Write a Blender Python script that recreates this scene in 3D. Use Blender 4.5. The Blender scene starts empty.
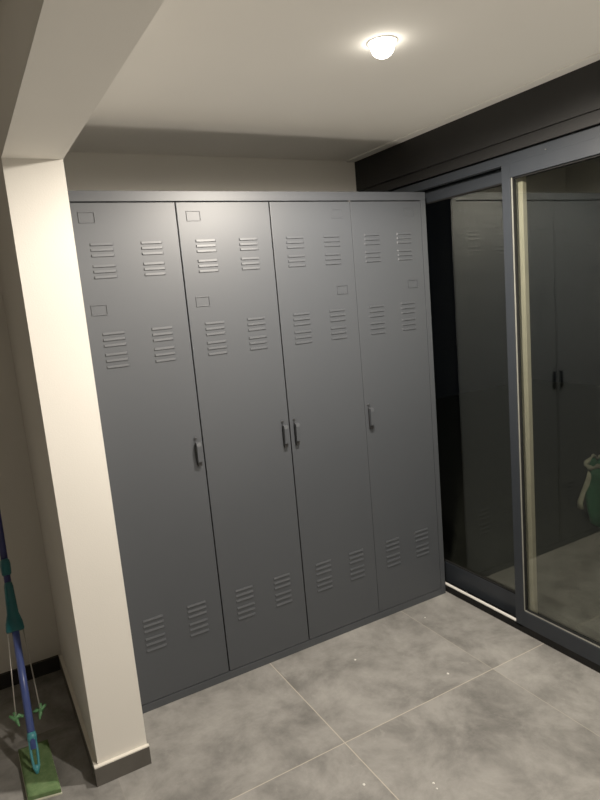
import bpy, bmesh, math, random
from mathutils import Vector, Matrix
random.seed(4)
COL = bpy.context.scene.collection

# ------------------------------------------------------------------ materials
def mat(name, color, rough=.5, metal=0., spec=.5, emis=None, estr=0.):
    m = bpy.data.materials.new(name); m.use_nodes = True
    b = m.node_tree.nodes['Principled BSDF']
    b.inputs['Base Color'].default_value = (*color, 1)
    b.inputs['Roughness'].default_value = rough
    b.inputs['Metallic'].default_value = metal
    b.inputs['Specular IOR Level'].default_value = spec
    if emis:
        b.inputs['Emission Color'].default_value = (*emis, 1)
        b.inputs['Emission Strength'].default_value = estr
    return m

def noisy(name, c1, c2, scale, rough=.5, bump=0., bscale=200., metal=0., spec=.5, detail=5.):
    """principled with a soft procedural tone variation and a fine bump"""
    m = mat(name, c1, rough, metal, spec)
    nt = m.node_tree; b = nt.nodes['Principled BSDF']
    tc = nt.nodes.new('ShaderNodeTexCoord')
    n = nt.nodes.new('ShaderNodeTexNoise'); n.inputs['Scale'].default_value = scale; n.inputs['Detail'].default_value = detail
    r = nt.nodes.new('ShaderNodeValToRGB')
    r.color_ramp.elements[0].position = .3; r.color_ramp.elements[1].position = .7
    r.color_ramp.elements[0].color = (*c1, 1); r.color_ramp.elements[1].color = (*c2, 1)
    nt.links.new(tc.outputs['Object'], n.inputs['Vector'])
    nt.links.new(n.outputs['Fac'], r.inputs['Fac'])
    nt.links.new(r.outputs['Color'], b.inputs['Base Color'])
    if bump:
        n2 = nt.nodes.new('ShaderNodeTexNoise'); n2.inputs['Scale'].default_value = bscale
        bp = nt.nodes.new('ShaderNodeBump'); bp.inputs['Strength'].default_value = bump; bp.inputs['Distance'].default_value = .002
        nt.links.new(tc.outputs['Object'], n2.inputs['Vector'])
        nt.links.new(n2.outputs['Fac'], bp.inputs['Height'])
        nt.links.new(bp.outputs['Normal'], b.inputs['Normal'])
    return m

def floor_material():
    m = mat('concrete_tile', (.2, .19, .17), .42, 0, .4)
    nt = m.node_tree; N = nt.nodes; L = nt.links; b = N['Principled BSDF']
    tc = N.new('ShaderNodeTexCoord')
    sep = N.new('ShaderNodeSeparateXYZ'); L.new(tc.outputs['Object'], sep.inputs[0])
    def M(op, a, bb=None, c=None):
        n = N.new('ShaderNodeMath'); n.operation = op
        for i, v in enumerate((a, bb, c)):
            if v is None: continue
            if isinstance(v, (int, float)): n.inputs[i].default_value = v
            else: L.new(v, n.inputs[i])
        return n.outputs[0]
    S = .655
    def edge(out, off):
        u = M('FRACT', M('DIVIDE', M('SUBTRACT', out, off), S))
        return M('MULTIPLY', M('MINIMUM', u, M('SUBTRACT', 1.0, u)), S)
    ex = edge(sep.outputs['X'], -.185 - 8 * S); ey = edge(sep.outputs['Y'], -.540 - 12 * S)
    def line(d):
        o = M('SUBTRACT', 1.0, M('DIVIDE', M('SUBTRACT', d, .0010), .0012)); o.node.use_clamp = True
        return o
    # the joints are pale in the middle of the floor, fainter to either side
    right_fade = M('SUBTRACT', 1.0, M('MULTIPLY', M('GREATER_THAN', sep.outputs['X'], .2), .60))
    inside = M('GREATER_THAN', sep.outputs['X'], -.72)
    g = M('MULTIPLY', M('MAXIMUM', M('MULTIPLY', line(ex), right_fade), line(ey)), M('ADD', M('MULTIPLY', inside, .9), .1))
    # tile id gives every tile a slightly different tone
    ix = M('FLOOR', M('DIVIDE', M('SUBTRACT', sep.outputs['X'], -.185 - 8 * S), S))
    iy = M('FLOOR', M('DIVIDE', M('SUBTRACT', sep.outputs['Y'], -.540 - 12 * S), S))
    wn = N.new('ShaderNodeTexWhiteNoise'); wn.noise_dimensions = '2D'
    cb = N.new('ShaderNodeCombineXYZ'); L.new(ix, cb.inputs[0]); L.new(iy, cb.inputs[1]); L.new(cb.outputs[0], wn.inputs['Vector'])
    def noise(scale, detail, dist, rough=.55):
        n = N.new('ShaderNodeTexNoise'); n.inputs['Scale'].default_value = scale; n.inputs['Detail'].default_value = detail
        n.inputs['Distortion'].default_value = dist; n.inputs['Roughness'].default_value = rough
        ad = N.new('ShaderNodeVectorMath'); ad.operation = 'ADD'
        sc = N.new('ShaderNodeVectorMath'); sc.operation = 'SCALE'; sc.inputs['Scale'].default_value = 3.
        L.new(cb.outputs[0], sc.inputs[0]); L.new(tc.outputs['Object'], ad.inputs[0]); L.new(sc.outputs[0], ad.inputs[1])
        L.new(ad.outputs[0], n.inputs['Vector']); return n.outputs['Fac']
    cloud = noise(4.2, 10, .25, .70)
    r = N.new('ShaderNodeValToRGB')
    e = r.color_ramp.elements
    e[0].position = .36; e[0].color = (.138, .134, .126, 1)
    e[1].position = .62; e[1].color = (.298, .289, .272, 1)
    L.new(cloud, r.inputs['Fac'])
    fine = noise(11., 10, .5, .78)
    mx = N.new('ShaderNodeMix'); mx.data_type = 'RGBA'; mx.blend_type = 'MIX'
    rf = N.new('ShaderNodeValToRGB'); rf.color_ramp.elements[0].position = .60; rf.color_ramp.elements[1].position = .72
    rf.color_ramp.elements[0].color = (0, 0, 0, 1); rf.color_ramp.elements[1].color = (.40, .40, .40, 1)
    L.new(fine, rf.inputs['Fac']); L.new(rf.outputs['Color'], mx.inputs['Factor'])
    L.new(r.outputs['Color'], mx.inputs['A']); mx.inputs['B'].default_value = (.42, .408, .385, 1)
    tone = M('ADD', M('MULTIPLY', wn.outputs['Value'], .12), .94)
    mt = N.new('ShaderNodeMix'); mt.data_type = 'RGBA'; mt.blend_type = 'MULTIPLY'; mt.inputs['Factor'].default_value = 1
    cc = N.new('ShaderNodeCombineColor'); [L.new(tone, cc.inputs[i]) for i in range(3)]
    L.new(mx.outputs['Result'], mt.inputs['A']); L.new(cc.outputs[0], mt.inputs['B'])
    mg = N.new('ShaderNodeMix'); mg.data_type = 'RGBA'
    L.new(M('MULTIPLY', g, .75), mg.inputs['Factor']); L.new(mt.outputs['Result'], mg.inputs['A']); mg.inputs['B'].default_value = (.50, .45, .37, 1)
    L.new(mg.outputs['Result'], b.inputs['Base Color'])
    rr = N.new('ShaderNodeMapRange'); rr.inputs['To Min'].default_value = .36; rr.inputs['To Max'].default_value = .6
    L.new(cloud, rr.inputs['Value']); L.new(rr.outputs[0], b.inputs['Roughness'])
    bp = N.new('ShaderNodeBump'); bp.inputs['Strength'].default_value = .15; bp.inputs['Distance'].default_value = .002
    L.new(M('SUBTRACT', fine, g), bp.inputs['Height']); L.new(bp.outputs['Normal'], b.inputs['Normal'])
    return m

def glass_material():
    m = bpy.data.materials.new('window_glass'); m.use_nodes = True
    nt = m.node_tree; N = nt.nodes; N.clear()
    out = N.new('ShaderNodeOutputMaterial'); mix = N.new('ShaderNodeMixShader')
    tr = N.new('ShaderNodeBsdfTransparent'); tr.inputs['Color'].default_value = (.93, .95, .91, 1)
    gl = N.new('ShaderNodeBsdfGlossy'); gl.inputs['Roughness'].default_value = .0; gl.inputs['Color'].default_value = (.97, 1.0, .93, 1)
    # Schlick reflectance that treats both faces of the pane alike
    ge = N.new('ShaderNodeNewGeometry'); dt = N.new('ShaderNodeVectorMath'); dt.operation = 'DOT_PRODUCT'
    nt.links.new(ge.outputs['Normal'], dt.inputs[0]); nt.links.new(ge.outputs['Incoming'], dt.inputs[1])
    def M(op, x, y):
        n = N.new('ShaderNodeMath'); n.operation = op
        for i, v in enumerate((x, y)):
            if isinstance(v, (int, float)): n.inputs[i].default_value = v
            else: nt.links.new(v, n.inputs[i])
        return n.outputs[0]
    F0 = .10
    fr = M('ADD', M('MULTIPLY', M('POWER', M('SUBTRACT', 1.0, M('ABSOLUTE', dt.outputs['Value'], 0.)), 5.0), 1 - F0), F0)
    nt.links.new(fr, mix.inputs[0]); nt.links.new(tr.outputs[0], mix.inputs[1]); nt.links.new(gl.outputs[0], mix.inputs[2])
    nt.links.new(mix.outputs[0], out.inputs['Surface'])
    return m

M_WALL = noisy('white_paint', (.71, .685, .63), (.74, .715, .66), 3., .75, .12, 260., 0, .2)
M_WALLD = noisy('low_bounce_paint', (.12, .11, .095), (.14, .13, .11), 3., .8, .1, 260., 0, .2)  # dark tone chosen to cut bounce from the unseen left and front walls
M_CEIL = noisy('ceiling_paint', (.81, .785, .735), (.84, .815, .765), 2., .85, .08, 220., 0, .2)
M_FLOOR = floor_material()
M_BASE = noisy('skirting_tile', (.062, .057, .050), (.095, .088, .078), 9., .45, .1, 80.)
M_BASE_SHADE = noisy('shaded_skirting', (.020, .018, .016), (.030, .028, .025), 9., .5, .1, 80.)  # same skirting tile, colour darkened for the shade behind the mop
M_LIT_EDGE = noisy('lit_edge_paint', (.74, .70, .62), (.78, .74, .66), 20., .6)  # pale paint for the lit top edge of the skirting tile
M_LOCK = noisy('locker_grey_enamel', (.043, .048, .056), (.046, .051, .059), 2., .48, .05, 700., 0, .55)
M_LOCKD = noisy('locker_inside', (.02, .02, .022), (.025, .025, .027), 5., .7)
M_SHADE_LOCK = noisy('handle_shade_lock_black', (.012, .012, .013), (.016, .016, .017), 30., .45)  # black painted for shade at the handles; also the lock centres
M_STEEL = noisy('zinc', (.30, .30, .30), (.36, .36, .35), 50., .35, 0, 1, .9)
M_ALU = noisy('anthracite_frame', (.020, .024, .030), (.023, .027, .033), 12., .45, .05, 500., 0, .28)
M_BOX = noisy('shutter_box_black', (.0125, .0125, .013), (.015, .015, .015), 4., .55, .1, 90., 0, .3)
M_RAIL = noisy('bright_rail', (.82, .80, .76), (.86, .84, .80), 30., .35)
M_BEIGE = noisy('beige_profile', (.27, .245, .20), (.31, .28, .23), 15., .5)
M_SEAL_SHADE = noisy('rubber_seal_and_gap_shade', (.008, .008, .008), (.011, .011, .011), 60., .85, 0, 1, 0, .15)  # gasket rubber; also paints the shadow gap black along the track
M_BEAD = noisy('glazing_bead', (.20, .20, .18), (.24, .24, .21), 30., .4)  # grey lightened to paint in the highlight along the bead
M_GLASS = glass_material()
M_OUT = noisy('outdoor_paving', (.006, .006, .006), (.010, .010, .009), 6., .9, .3, 40.)
M_BULB = mat('lamp_lens', (1, 1, 1), .3, 0, .5, (1.0, .93, .80), 14.)
M_TRIMW = noisy('white_trim', (.75, .73, .68), (.78, .76, .71), 20., .4)
M_NAVY = noisy('mop_blue', (.018, .024, .12), (.024, .032, .15), 25., .35)
M_BLUE = noisy('mop_lower_blue', (.06, .09, .30), (.08, .12, .36), 25., .3)
M_TEAL = noisy('mop_teal', (.008, .10, .12), (.010, .125, .145), 25., .4)
M_LTEAL = noisy('mop_light_teal', (.06, .30, .36), (.08, .35, .40), 25., .4)
M_GREEN = noisy('mop_clip_green', (.09, .24, .10), (.12, .30, .13), 25., .45)
M_PAD = noisy('mop_pad_green', (.080, .155, .052), (.145, .225, .090), 45., .9, .8, 350.)
M_PADB = noisy('mop_pad_edge', (.55, .55, .42), (.62, .62, .50), 40., .8)
M_ROD = noisy('mop_wire', (.42, .40, .36), (.50, .48, .43), 40., .35, 0, 1, .6)
M_BAG = noisy('green_bag', (.020, .085, .045), (.030, .11, .06), 14., .55, .5, 60.)
M_STRAP = noisy('pale_strap', (.16, .155, .12), (.24, .23, .18), 22., .7, .4, 90.)
M_CRUMB = noisy('plaster_crumb', (.72, .70, .66), (.80, .78, .74), 90., .8)

# ------------------------------------------------------------------ mesh helpers
def box(bm, x0, x1, y0, y1, z0, z1, mi=0, bev=0.):
    r = bmesh.ops.create_cube(bm, size=1)
    vs = r['verts']
    for v in vs:
        v.co = Vector((x0 + (v.co.x + .5) * (x1 - x0), y0 + (v.co.y + .5) * (y1 - y0), z0 + (v.co.z + .5) * (z1 - z0)))
    fs = {f for v in vs for f in v.link_faces}
    for f in fs: f.material_index = mi
    if bev:
        es = list({e for v in vs for e in v.link_edges})
        rb = bmesh.ops.bevel(bm, geom=es, offset=bev, segments=2, affect='EDGES', profile=.7)
        for f in rb['faces']: f.material_index = mi

def tube(bm, pts, rad, n=14, mi=0, cap=True):
    """tube through pts; rad is a number or a list of (rx, ry) / numbers"""
    pts = [Vector(p) for p in pts]; rings = []
    for i, p in enumerate(pts):
        t = (pts[min(i + 1, len(pts) - 1)] - pts[max(i - 1, 0)]).normalized()
        a = Vector((1, 0, 0)) - t * t.x
        if a.length < .05: a = Vector((0, 1, 0)) - t * t.y
        a.normalize(); b = t.cross(a)
        r = rad[i] if isinstance(rad, (list, tuple)) else rad
        ra, rb = r if isinstance(r, tuple) else (r, r)
        rings.append([bm.verts.new(p + a * ra * math.cos(2 * math.pi * k / n) + b * rb * math.sin(2 * math.pi * k / n)) for k in range(n)])
    fs = []
    for A, B in zip(rings, rings[1:]):
        for k in range(n): fs.append(bm.faces.new((A[k], A[(k + 1) % n], B[(k + 1) % n], B[k])))
    if cap: fs += [bm.faces.new(rings[0][::-1]), bm.faces.new(rings[-1])]
    for f in fs: f.material_index = mi; f.smooth = len(f.verts) == 4

def prism_yz(bm, x0, x1, prof, inset=0., mi=0):
    """profile of (y, z) swept along x; the two ends pinched towards the base by inset"""
    A = [bm.verts.new((x0 + (inset if y < -.0005 else 0), y, z)) for y, z in prof]
    B = [bm.verts.new((x1 - (inset if y < -.0005 else 0), y, z)) for y, z in prof]
    n = len(prof); fs = [bm.faces.new(A), bm.faces.new(B[::-1])]
    for k in range(n): fs.append(bm.faces.new((A[k], B[k], B[(k + 1) % n], A[(k + 1) % n])))
    for f in fs: f.material_index = mi

def obj(name, bm, mats, parent=None):
    bmesh.ops.recalc_face_normals(bm, faces=bm.faces)
    me = bpy.data.meshes.new(name); bm.to_mesh(me); bm.free()
    for m in (mats if isinstance(mats, (list, tuple)) else [mats]): me.materials.append(m)
    o = bpy.data.objects.new(name, me); COL.objects.link(o)
    if parent: o.parent = parent
    return o

def thing(name, label, cat, loc=(0, 0, 0), group=None):
    o = bpy.data.objects.new(name, None); COL.objects.link(o)
    o.location = loc; o.empty_display_size = .05
    o['label'] = label; o['category'] = cat
    if group: o['group'] = group
    return o

def tag(o, label, cat, group=None):
    o['label'] = label; o['category'] = cat
    if group: o['group'] = group
    return o

def struct(name, boxes, m, label, cat, parent=None, bev=0.):
    bm = bmesh.new()
    for b in boxes: box(bm, *b, bev=bev)
    o = obj(name, bm, m, parent)
    if not parent:
        o['kind'] = 'structure'; o['label'] = label; o['category'] = cat
    return o

# ------------------------------------------------------------------ the setting
ZC = 2.037                      # ceiling
XW = .746                       # window plane
YB = .50                        # back wall
PX0, PX1, PY = -.890, -.738, -.247
struct('floor', [(-3.1, .746, -3.4, YB + .1, -.08, 0)], M_FLOOR, 'grey concrete look floor tiles with thin pale joints', 'floor')
struct('ceiling', [(-3.1, .90, -3.4, YB + .1, ZC, ZC + .08)], M_CEIL, 'plain white ceiling over the lockers', 'ceiling')
struct('wall_back', [(-3.1, .90, YB, YB + .1, 0, ZC)], M_WALL, 'off white wall behind the lockers', 'wall')
struct('wall_partition', [(PX0, PX1, PY, YB, 0, ZC)], M_WALL, 'white end of partition wall left of the lockers', 'wall')
struct('beam', [(PX0, PX1, -3.3, PY, 1.834, ZC)], M_WALL, 'white ceiling beam running forward from the partition wall', 'beam')
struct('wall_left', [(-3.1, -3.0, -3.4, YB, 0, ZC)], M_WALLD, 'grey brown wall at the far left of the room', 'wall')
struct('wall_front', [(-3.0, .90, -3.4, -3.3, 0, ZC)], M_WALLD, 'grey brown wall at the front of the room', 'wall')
struct('wall_right', [(XW, .90, -3.3, -1.96, 0, ZC)], M_WALL, 'white wall to the right beyond the sliding window', 'wall')
bt = .013
o = struct('baseboard_partition', [(PX0 - bt, PX1 + .004, PY - bt, PY, 0, .060), (PX0 - bt, PX0, PY, YB - bt, 0, .060)], M_BASE,
       'dark grey tile skirting around the foot of the white partition wall', 'skirting', bev=.0012)
bm = bmesh.new()
box(bm, PX0 - bt + .001, PX1 + .004, PY - bt + .001, PY, .060, .0635); box(bm, PX0 - bt + .001, PX0, PY, YB - bt, .060, .0635)
c = obj('lit_edge_strip', bm, M_LIT_EDGE, o); c['label'] = 'pale strip painted as the lit top edge of the skirting'
struct('baseboard_back', [(-3.0, PX0 - bt, YB - bt, YB, 0, .060)], M_BASE_SHADE, 'skirting along the back wall behind the mop, darkened for shade', 'skirting')

# roller shutter box over the window and the ceiling edge profile
struct('trim_1', [(XW - .006, .90, -1.96, YB, 1.896, ZC), (XW + .004, .90, -1.96, YB, 1.856, 1.896)], M_BOX, 'black roller shutter box above the sliding window', 'shutter box', bev=.002)
struct('trim_2', [(.690, XW - .006, -3.3, YB, ZC - .005, ZC)], M_CEIL, 'white edge strip of the ceiling along the black box', 'ceiling trim', bev=.001)
# head frame and bottom track of the sliding window
o = struct('trim_3', [(XW, .775, -1.96, YB, 1.815, 1.847), (.775, .90, -1.96, YB, 1.835, 1.856), (.835, .90, -1.96, YB, 1.80, 1.835)], M_ALU, 'dark grey head frame of the sliding window', 'window frame', bev=.001)
o = struct('trim_4', [(XW, .90, -1.96, YB, -.08, .012), (XW, .752, -1.96, YB, .012, .030), (.835, .90, -1.96, YB, .012, .05)], M_SEAL_SHADE, 'bottom track of the sliding window, blackened for the shadow gap', 'window track')
bm = bmesh.new(); box(bm, XW - .002, .756, -.404, YB, .0345, .0395, bev=.0008); box(bm, .749, .754, -.404, YB, .029, .036)
c = obj('runner_rail', bm, M_RAIL, o); c['label'] = 'bright thin runner rail along the track'

def sash(name, label, x0, x1, ya, yb, z0, z1, stile_a, stile_b, rail_b, rail_t, gx, beige=False, bead=True):
    """sliding sash from y=ya (near) to y=yb (far); stile_a at ya, stile_b at yb"""
    root = bpy.data.objects.new(name, None); COL.objects.link(root); root.location = (x0, (ya + yb) / 2, z0)
    root['kind'] = 'structure'; root['label'] = label; root['category'] = 'window'
    P = Vector(root.location)
    def part(nm, m, *bx, bev=.0015):
        bm = bmesh.new(); box(bm, *bx, bev=bev)
        for v in bm.verts: v.co -= P
        return obj(nm, bm, m, root)
    s = part('stile', M_BEIGE if beige else M_ALU, x0, x1, ya, ya + stile_a, z0, z1)
    if beige: s['label'] = 'beige meeting stile seen through the front glass'
    part('stile', M_ALU, x0, x1, yb - stile_b, yb, z0, z1)
    part('bottom_rail', M_ALU, x0 + .0005, x1 - .0005, ya + stile_a, yb - stile_b, z0, rail_b)
    tr = part('top_rail', M_ALU, x0 + .0005, x1 - .0005, ya + stile_a, yb - stile_b, rail_t, z1)
    bm = bmesh.new(); box(bm, gx, gx + .006, ya + stile_a - .005, yb - stile_b + .005, rail_b - .005, rail_t + .005)
    for v in bm.verts: v.co -= P
    obj('glass', bm, M_GLASS, root)
    g0, g1 = ya + stile_a, yb - stile_b
    bm = bmesh.new(); t = .005; xs = gx - .008
    box(bm, xs, gx, g0, g0 + t, rail_b, rail_t); box(bm, xs, gx, g1 - t, g1, rail_b, rail_t)
    box(bm, xs, gx, g0 + t, g1 - t, rail_b, rail_b + t); box(bm, xs, gx, g0 + t, g1 - t, rail_t - t, rail_t)
    for v in bm.verts: v.co -= P
    obj('seal', bm, M_SEAL_SHADE, root)
    if bead:
        bm = bmesh.new(); t = .0035; xs = x0 + .006
        box(bm, xs, xs + .003, g0, g0 + t, rail_b, rail_t); box(bm, xs, xs + .003, g1 - t, g1, rail_b, rail_t)
        box(bm, xs, xs + .003, g0, g1, rail_b, rail_b + t)
        for v in bm.verts: v.co -= P
        obj('glazing_bead', bm, M_BEAD, root)
    return root, tr, P
r1, tr1, P1 = sash('window_1', 'front sliding glass panel with dark grey frame at the right', XW, .776, -1.94, -.405, .022, 1.818, .05, .038, .094, 1.767, .764)
bm = bmesh.new()
Q = Vector((XW, -.600, 1.826)) - P1
tube(bm, [Q + Vector((-.001, 0, 0)), Q + Vector((-.003, 0, 0))], 0.0022, 12)
c = obj('screw', bm, M_STEEL, r1); c['label'] = 'pale screw head near the top of the frame'
sash('window_2', 'rear sliding glass panel between the lockers and the front panel', .792, .812, -.459, YB - .004, .020, 1.812, .031, .045, .118, 1.766, .803, beige=True, bead=False)
# outdoors in the dark
struct('trim_5', [(.90, 6, -4, 4, -.10, -.03)], M_OUT, 'dark paved ground outside the window', 'outdoor ground')

# ------------------------------------------------------------------ lockers
W, ST, ZT, ZB, H, DEP = .3538, .026, 1.763, .0314, 1.8, .46
XL, XR = -2 * W - ST, 2 * W + ST
lock = thing('locker_cabinet', 'tall dark grey metal locker cabinet with four louvred doors', 'locker', (0, 0, 0))
bm = bmesh.new(); t = .012
box(bm, XL, XL + t, .001, DEP, 0, H - .001); box(bm, XR - t, XR, .001, DEP, 0, H - .001)
box(bm, XL + t, XR - t, .001, DEP, H - t, H - .001); box(bm, XL + t, XR - t, .022, DEP, .010, .028)
box(bm, XL + t, XR - t, DEP - t, DEP, .028, H - t)
for i in (-1, 0, 1): box(bm, i * W - .012, i * W + .012, .021, DEP - t, .028, H - t, mi=1)
box(bm, XL + t, XR - t, .0215, .024, ZB - .02, ZT + .02, mi=1)
obj('carcass', bm, [M_LOCK, M_LOCKD], lock)
bm = bmesh.new(); box(bm, XL, XR, -.001, .021, ZT + .004, H, bev=.0015); obj('top_rail', bm, M_LOCK, lock)
bm = bmesh.new(); box(bm, XL, XR, -.001, .021, 0, ZB - .002, bev=.0015); obj('base_rail', bm, M_LOCK, lock)
for s in (-1, 1):
    bm = bmesh.new(); a, b = sorted((s * 2 * W, s * (2 * W + ST)))
    box(bm, a + (.001 if s > 0 else 0), b - (.001 if s < 0 else 0), -.001, .021, ZB - .002, ZT + .004, bev=.0012)
    obj('stile', bm, M_LOCK, lock)
bm = bmesh.new(); tube(bm, [(W - .002, -.004, ZT + .001), (W - .002, .012, ZT + .001)], .003, 12)
c = obj('door_buffer', bm, M_STEEL, lock); c['label'] = 'small pale buffer at the top joint'

VENT_Z = [(1.634, .0175), (1.566, .0175), (1.350, .0193), (1.282, .0203), (.340, .0205), (.270, .0215)]
gaps = {-2: .0025, -1: .0045, 0: .0045, 1: .0016, 2: .0016}
def make_door(i, side):
    """i = left gap index (-2..1); side = -1: name slots at left and handle at right, +1 mirrored"""
    x0, x1 = i * W + gaps[i] / 2, (i + 1) * W - gaps[i + 1] / 2
    bm = bmesh.new(); box(bm, x0, x1, 0, .018, ZB + .001, ZT, bev=.0016)
    for zt, pitch in VENT_Z:
        lip = .0012 if zt < .5 else .0029      # the low louvres slope more
        for k in range(3):
            z = zt - k * pitch
            for a, b in ((.056, .132), (.219, .294)):
                prism_yz(bm, i * W + a, i * W + b, [(.0005, z + .0042), (-lip, z + .0042), (-.0036, z - .0026), (-.0031, z - .0036), (.0005, z - .0042)], .0035)
    d = obj('door', bm, M_LOCK, lock)
    for z0 in (1.701, 1.411):
        a = i * W + (.034 if side < 0 else .264); b = a + .051
        bm = bmesh.new(); z1 = z0 + .034; q = .0024
        for bx in ((a, b, z1 - q, z1), (a, b, z0, z0 + q), (a, a + q, z0 + q, z1 - q), (b - q, b, z0 + q, z1 - q)):
            box(bm, bx[0], bx[1], -.0012 if side > 0 and z0 > 1.6 else -.0026, .0005, bx[2], bx[3], bev=.0006)
        obj('label_holder', bm, M_LOCK, d)
    hx = (i + 1) * W - .0345 if side < 0 else i * W + .0165
    if i == -2: hx += .0035
    if i == 1: hx -= .002
    bm = bmesh.new()
    box(bm, hx + .001, hx + .0155, -.013, .0005, .851, .938, 1, bev=.0015)            # dark block painted for the shade beside and under the lever
    prism_yz(bm, hx, hx + .0165, [(-.010, .939), (-.021, .936), (-.0235, .925), (-.0205, .868), (-.010, .864)], 0, 0)   # lever
    obj('handle', bm, [M_LOCK, M_SHADE_LOCK], d)
    bm = bmesh.new(); tube(bm, [(hx + .004, .0005, .952), (hx + .004, -.005, .952), (hx + .004, -.0062, .952)], [.0052, .0052, .0038], 16)
    tube(bm, [(hx + .004, -.0060, .952), (hx + .004, -.0066, .952)], .0036, 12, 1)
    c = obj('lock_knob', bm, [M_LOCK, M_SHADE_LOCK], d); c['label'] = 'small round lock above the handle'
    return d
for i, s in ((-2, -1), (-1, -1), (0, 1), (1, 1)): make_door(i, s)

# ------------------------------------------------------------------ ceiling spotlights
def downlight(x, y, label, watts):
    t = thing('ceiling_spotlight', label, 'light', (x, y, ZC), 'round ceiling spotlights')
    bm = bmesh.new(); n = 40; prof = [(.040, 0), (.040, -.0015), (.037, -.002), (.032, -.0018), (.0305, 0)]
    rings = [[bm.verts.new((r * math.cos(2 * math.pi * k / n), r * math.sin(2 * math.pi * k / n), z)) for k in range(n)] for r, z in prof]
    for A, B in zip(rings, rings[1:]):
        for k in range(n): bm.faces.new((A[k], A[(k + 1) % n], B[(k + 1) % n], B[k])).smooth = True
    obj('trim_ring', bm, M_TRIMW, t)
    bm = bmesh.new(); prof = [(.0300, -.0005), (.0310, -.008), (.0305, -.015), (.027, -.025), (.021, -.032), (.013, -.0365), (.005, -.038)]
    rings = [[bm.verts.new((r * math.cos(2 * math.pi * k / n), r * math.sin(2 * math.pi * k / n), z)) for k in range(n)] for r, z in prof]
    for A, B in zip(rings, rings[1:]):
        for k in range(n): bm.faces.new((A[k], A[(k + 1) % n], B[(k + 1) % n], B[k])).smooth = True
    bm.faces.new(rings[-1])
    c = obj('lens', bm, M_BULB, t); c['label'] = 'glowing warm white lens'
    L = bpy.data.lights.new('spot_beam', 'SPOT'); L.energy = watts; L.color = (1.0, .90, .775)
    L.spot_size = math.radians(180); L.spot_blend = .40; L.shadow_soft_size = .03
    lo = bpy.data.objects.new('spot_beam', L); COL.objects.link(lo); lo.parent = t; lo.location = (0, 0, -.07)
    return t
downlight(.004, -.708, 'round glowing ceiling spotlight in front of the lockers', 105)
downlight(.015, -2.05, 'second round ceiling spotlight nearer the front wall', 90)

# unseen fill lamp added low, without a fixture, to brighten the ceiling
L = bpy.data.lights.new('ceiling_fill_light', 'SPOT'); L.energy = 27; L.color = (1.0, .905, .78)
L.spot_size = math.radians(125); L.spot_blend = 1.0; L.shadow_soft_size = .14
lo = bpy.data.objects.new('ceiling_fill_light', L); COL.objects.link(lo); lo.location = (-.05, -1.02, .08)
lo.rotation_euler = (math.radians(178), 0, 0)

# ------------------------------------------------------------------ mop leaning on the back wall
mop = thing('squeeze_mop', 'blue and teal squeeze mop with green pad leaning on the wall', 'mop', (-1.054, -.112, 0))
B0 = Vector((-1.054, -.112, .03)); D = Vector((.02366, .4829, .87535)).normalized()
O = Vector(mop.location)
U = Vector((1, 0, 0)); U = (U - D * U.dot(D)).normalized(); V = D.cross(U)
def at(t, u=0., v=0.): return B0 + D * t + U * u + V * v - O
def mp(name, m, segs, n=16):
    bm = bmesh.new()
    for pts, rad in segs: tube(bm, pts, rad, n)
    return obj(name, bm, m, mop)
c = mp('pole', M_NAVY, [([at(.655), at(1.17)], .0115)]); c['label'] = 'dark blue upper pole'
mp('grip', M_TEAL, [([at(1.165), at(1.17), at(1.19), at(1.196)], [.010, .014, .014, .009])])
c = mp('pole_collar', M_TEAL, [([at(.612), at(.618), at(.65), at(.664), at(.668)], [.012, .0155, .017, .0150, .0118])]); c['label'] = 'teal collar'
mp('pole_neck', M_NAVY, [([at(.57), at(.625)], .0112)])
c = mp('pull_sleeve', M_TEAL, [([at(.425), at(.432), at(.455), at(.485), at(.53), at(.575), at(.588)],
    [(.026, .011), (.0285, .014), (.0265, .0155), (.0185, .0155), (.0165, .0155), (.0145, .0145), (.0118, .0118)])], 24)
c['label'] = 'flared teal pull sleeve'
c = mp('lower_pole', M_BLUE, [([at(.062), at(.44)], .0115)]); c['label'] = 'lighter blue lower pole'
for s in (-1, 1):
    e = at(.165, .036 * s, 0)
    r = mp('pull_rod', M_ROD, [([at(.44, .023 * s, 0), at(.30, .030 * s, 0), e], .0019)], 8)
    bm = bmesh.new()
    tube(bm, [at(.165, .014 * s, 0), at(.170, .026 * s, 0), at(.165, .040 * s, 0), at(.178, .054 * s, 0)], [(.005, .004), (.006, .008), (.007, .009), (.004, .006)], 10)
    tube(bm, [at(.150, .036 * s, .004), at(.185, .038 * s, .004)], [(.004, .005), (.006, .006)], 10)
    tube(bm, [at(.165, .036 * s, 0), at(.140, .030 * s, -.004)], [(.006, .006), (.003, .004)], 10)
    c = obj('clip', bm, M_GREEN, mop); c['label'] = 'small green winged clip'
# forked teal foot with an open slot
bm = bmesh.new()
for s in (-1, 1):
    tube(bm, [at(.100, .0085 * s), at(.05, .0095 * s), at(.012, .0075 * s), at(-.004, .003 * s)], [(.004, .007), (.0042, .008), (.004, .007), (.0035, .005)], 10)
tube(bm, [at(.085), at(.098), at(.112)], [(.0135, .010), (.0145, .0125), (.0125, .0125)], 16)
tube(bm, [at(-.010), at(.004), at(.016)], [(.004, .004), (.009, .007), (.010, .008)], 12)
c = obj('fork', bm, M_LTEAL, mop); c['label'] = 'light teal fork joint'
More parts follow.
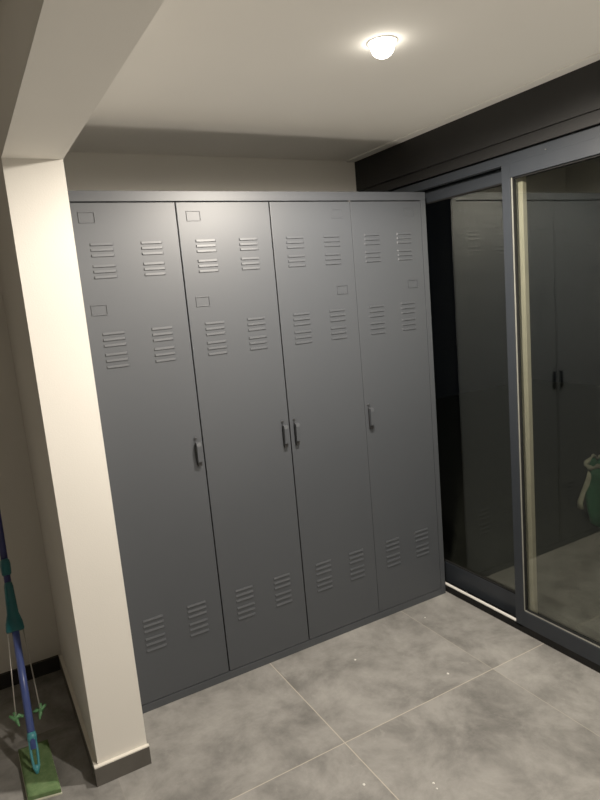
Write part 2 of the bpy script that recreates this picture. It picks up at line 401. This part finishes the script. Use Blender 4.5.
# pad: a quilted rectangular cloth with a bound edge
pc = [Vector((-1.098, .046)), Vector((-1.006, .040)), Vector((-1.000, -.222)), Vector((-1.092, -.200))]
def pad_pt(u, v):
    a = pc[0].lerp(pc[1], u); b = pc[3].lerp(pc[2], u); return a.lerp(b, v)
def pad_mesh(m0, m1, zb, zt, nx=10, ny=26, dome=.0):
    bm = bmesh.new(); top = {}; bot = {}
    for i in range(nx + 1):
        for j in range(ny + 1):
            u = m0 + (1 - 2 * m0) * i / nx; v = m1 + (1 - 2 * m1) * j / ny
            p = pad_pt(u, v); e = min(i, nx - i, j, ny - j)
            z = zt - (.004 if e == 0 else 0) + (random.uniform(-.0008, .0008) if e else 0)
            top[i, j] = bm.verts.new((p.x - O.x, p.y - O.y, z)); bot[i, j] = bm.verts.new((p.x - O.x, p.y - O.y, zb))
    for i in range(nx):
        for j in range(ny):
            bm.faces.new((top[i, j], top[i + 1, j], top[i + 1, j + 1], top[i, j + 1])).smooth = True
            bm.faces.new((bot[i, j], bot[i, j + 1], bot[i + 1, j + 1], bot[i + 1, j]))
    for i in range(nx):
        for j, fl in ((0, 0), (ny, 1)):
            q = (top[i, j], bot[i, j], bot[i + 1, j], top[i + 1, j]); bm.faces.new(q[::-1] if fl else q)
    for j in range(ny):
        for i, fl in ((0, 1), (nx, 0)):
            q = (top[i, j], bot[i, j], bot[i, j + 1], top[i, j + 1]); bm.faces.new(q[::-1] if fl else q)
    return bm
c = obj('pad', pad_mesh(.0, .0, .006, .022), M_PAD, mop); c['label'] = 'flat green cloth pad'
c = obj('pad_backing', pad_mesh(-.015, -.006, 0, .007), M_PADB, mop); c['label'] = 'pale bound edge of the pad'

# ------------------------------------------------------------------ green sack standing outside the glass
bag = thing('garden_sack', 'green sack with a pale crumpled rim standing outside the glass', 'sack', (2.150, -.012, -.03))
def bag_ring(z, sc, n=48):
    out = []
    for k in range(n):
        a = 2 * math.pi * k / n; ca, sa = math.cos(a), math.sin(a)
        r = 1 / (abs(ca) ** 4 + abs(sa) ** 4) ** .25
        w = 1 + .04 * math.sin(5 * a + z * 18) + .025 * math.sin(11 * a - z * 30)
        out.append(Vector((.22 * sc * r * w * ca, .20 * sc * r * w * sa, z + (.014 * math.sin(7 * a) + .008 * math.sin(13 * a + 1) if z > .33 else 0))))
    return out
bm = bmesh.new(); prev = None
for z, sc in ((0, .86), (.02, .95), (.10, 1.0), (.20, 1.02), (.30, 1.0), (.36, 1.03), (.35, .97), (.24, .93), (.12, .90)):
    ring = [bm.verts.new(p) for p in bag_ring(z, sc)]
    if prev is None: bm.faces.new(ring[::-1])
    else:
        for k in range(48): bm.faces.new((prev[k], prev[(k + 1) % 48], ring[(k + 1) % 48], ring[k])).smooth = True
    prev = ring
bm.faces.new(prev)
obj('sack_body', bm, M_BAG, bag)
bm = bmesh.new(); pts = bag_ring(.365, 1.03); pts = pts + pts[:1]
tube(bm, pts, [.012 + .005 * math.sin(k * 2.3) for k in range(len(pts))], 8)
c = obj('rim', bm, M_STRAP, bag); c['label'] = 'pale crumpled rim'
bm = bmesh.new()
a0 = math.radians(205)
def side(z, e=.0): return Vector((-.196 - e * .6, -.165 + .035 * math.sin(z * 14) + .33, z))
tube(bm, [side(.36, .0), side(.28, .012), side(.2, .012), side(.13, .016), side(.09, .012)], [(.006, .012), (.006, .020), (.006, .014), (.008, .018), (.010, .022)], 10)
c = obj('strap', bm, M_STRAP, bag); c['label'] = 'pale hanging strap'

# ------------------------------------------------------------------ plaster crumbs on the tiles
crumbs = [((.096, -.187), .0042, 'white plaster crumb on the tile just below the locker base'),
          ((.319, -.466), .0044, 'white plaster crumb just short of the tile joint near the window'),
          ((-.234, -.716), .0042, 'white plaster crumb left of the tile joint in the foreground'),
          ((-.067, -.826), .0036, 'larger white plaster crumb of the foreground pair right of the joint'),
          ((-.072, -.846), .0028, 'smaller white plaster crumb of the foreground pair right of the joint'),
          ((.515, -.110), .0028, 'tiny white plaster crumb beside the window track near the lockers')]
for (x, y), r, lab in crumbs:
    bm = bmesh.new(); bmesh.ops.create_icosphere(bm, subdivisions=2, radius=r)
    for v in bm.verts:
        v.co *= random.uniform(.8, 1.15); v.co.z = max(v.co.z * .55, -r * .35) + r * .35
    o = obj('plaster_crumb', bm, M_CRUMB); o.location = (x, y, 0); tag(o, lab, 'crumb', 'white crumbs on the floor')

# ------------------------------------------------------------------ world, camera, view
w = bpy.data.worlds.new('night'); bpy.context.scene.world = w; w.use_nodes = True
w.node_tree.nodes['Background'].inputs['Color'].default_value = (.02, .022, .03, 1)
w.node_tree.nodes['Background'].inputs['Strength'].default_value = .05

def rotm(ax, ay, az):
    return Matrix.Rotation(az, 3, 'Z') @ Matrix.Rotation(ax, 3, 'X') @ Matrix.Rotation(ay, 3, 'Y')
R = rotm(-.1633, .0889, -.4962)
right, fwd, up = R.col[0], R.col[1], R.col[2]
cam = bpy.data.cameras.new('camera'); co = bpy.data.objects.new('camera', cam); COL.objects.link(co)
mw = Matrix((right, up, -fwd)).transposed().to_4x4(); mw.translation = Vector((-1.0631, -2.0663, 1.4090))
co.matrix_world = mw
cam.sensor_fit = 'VERTICAL'; cam.sensor_height = 36; cam.sensor_width = 27; cam.lens = 614.98 / 800 * 36
cam.clip_start = .02
sc = bpy.context.scene; sc.camera = co
sc.view_settings.view_transform = 'Standard'; sc.view_settings.look = 'None'; sc.view_settings.exposure = 0.; sc.view_settings.gamma = 1.15
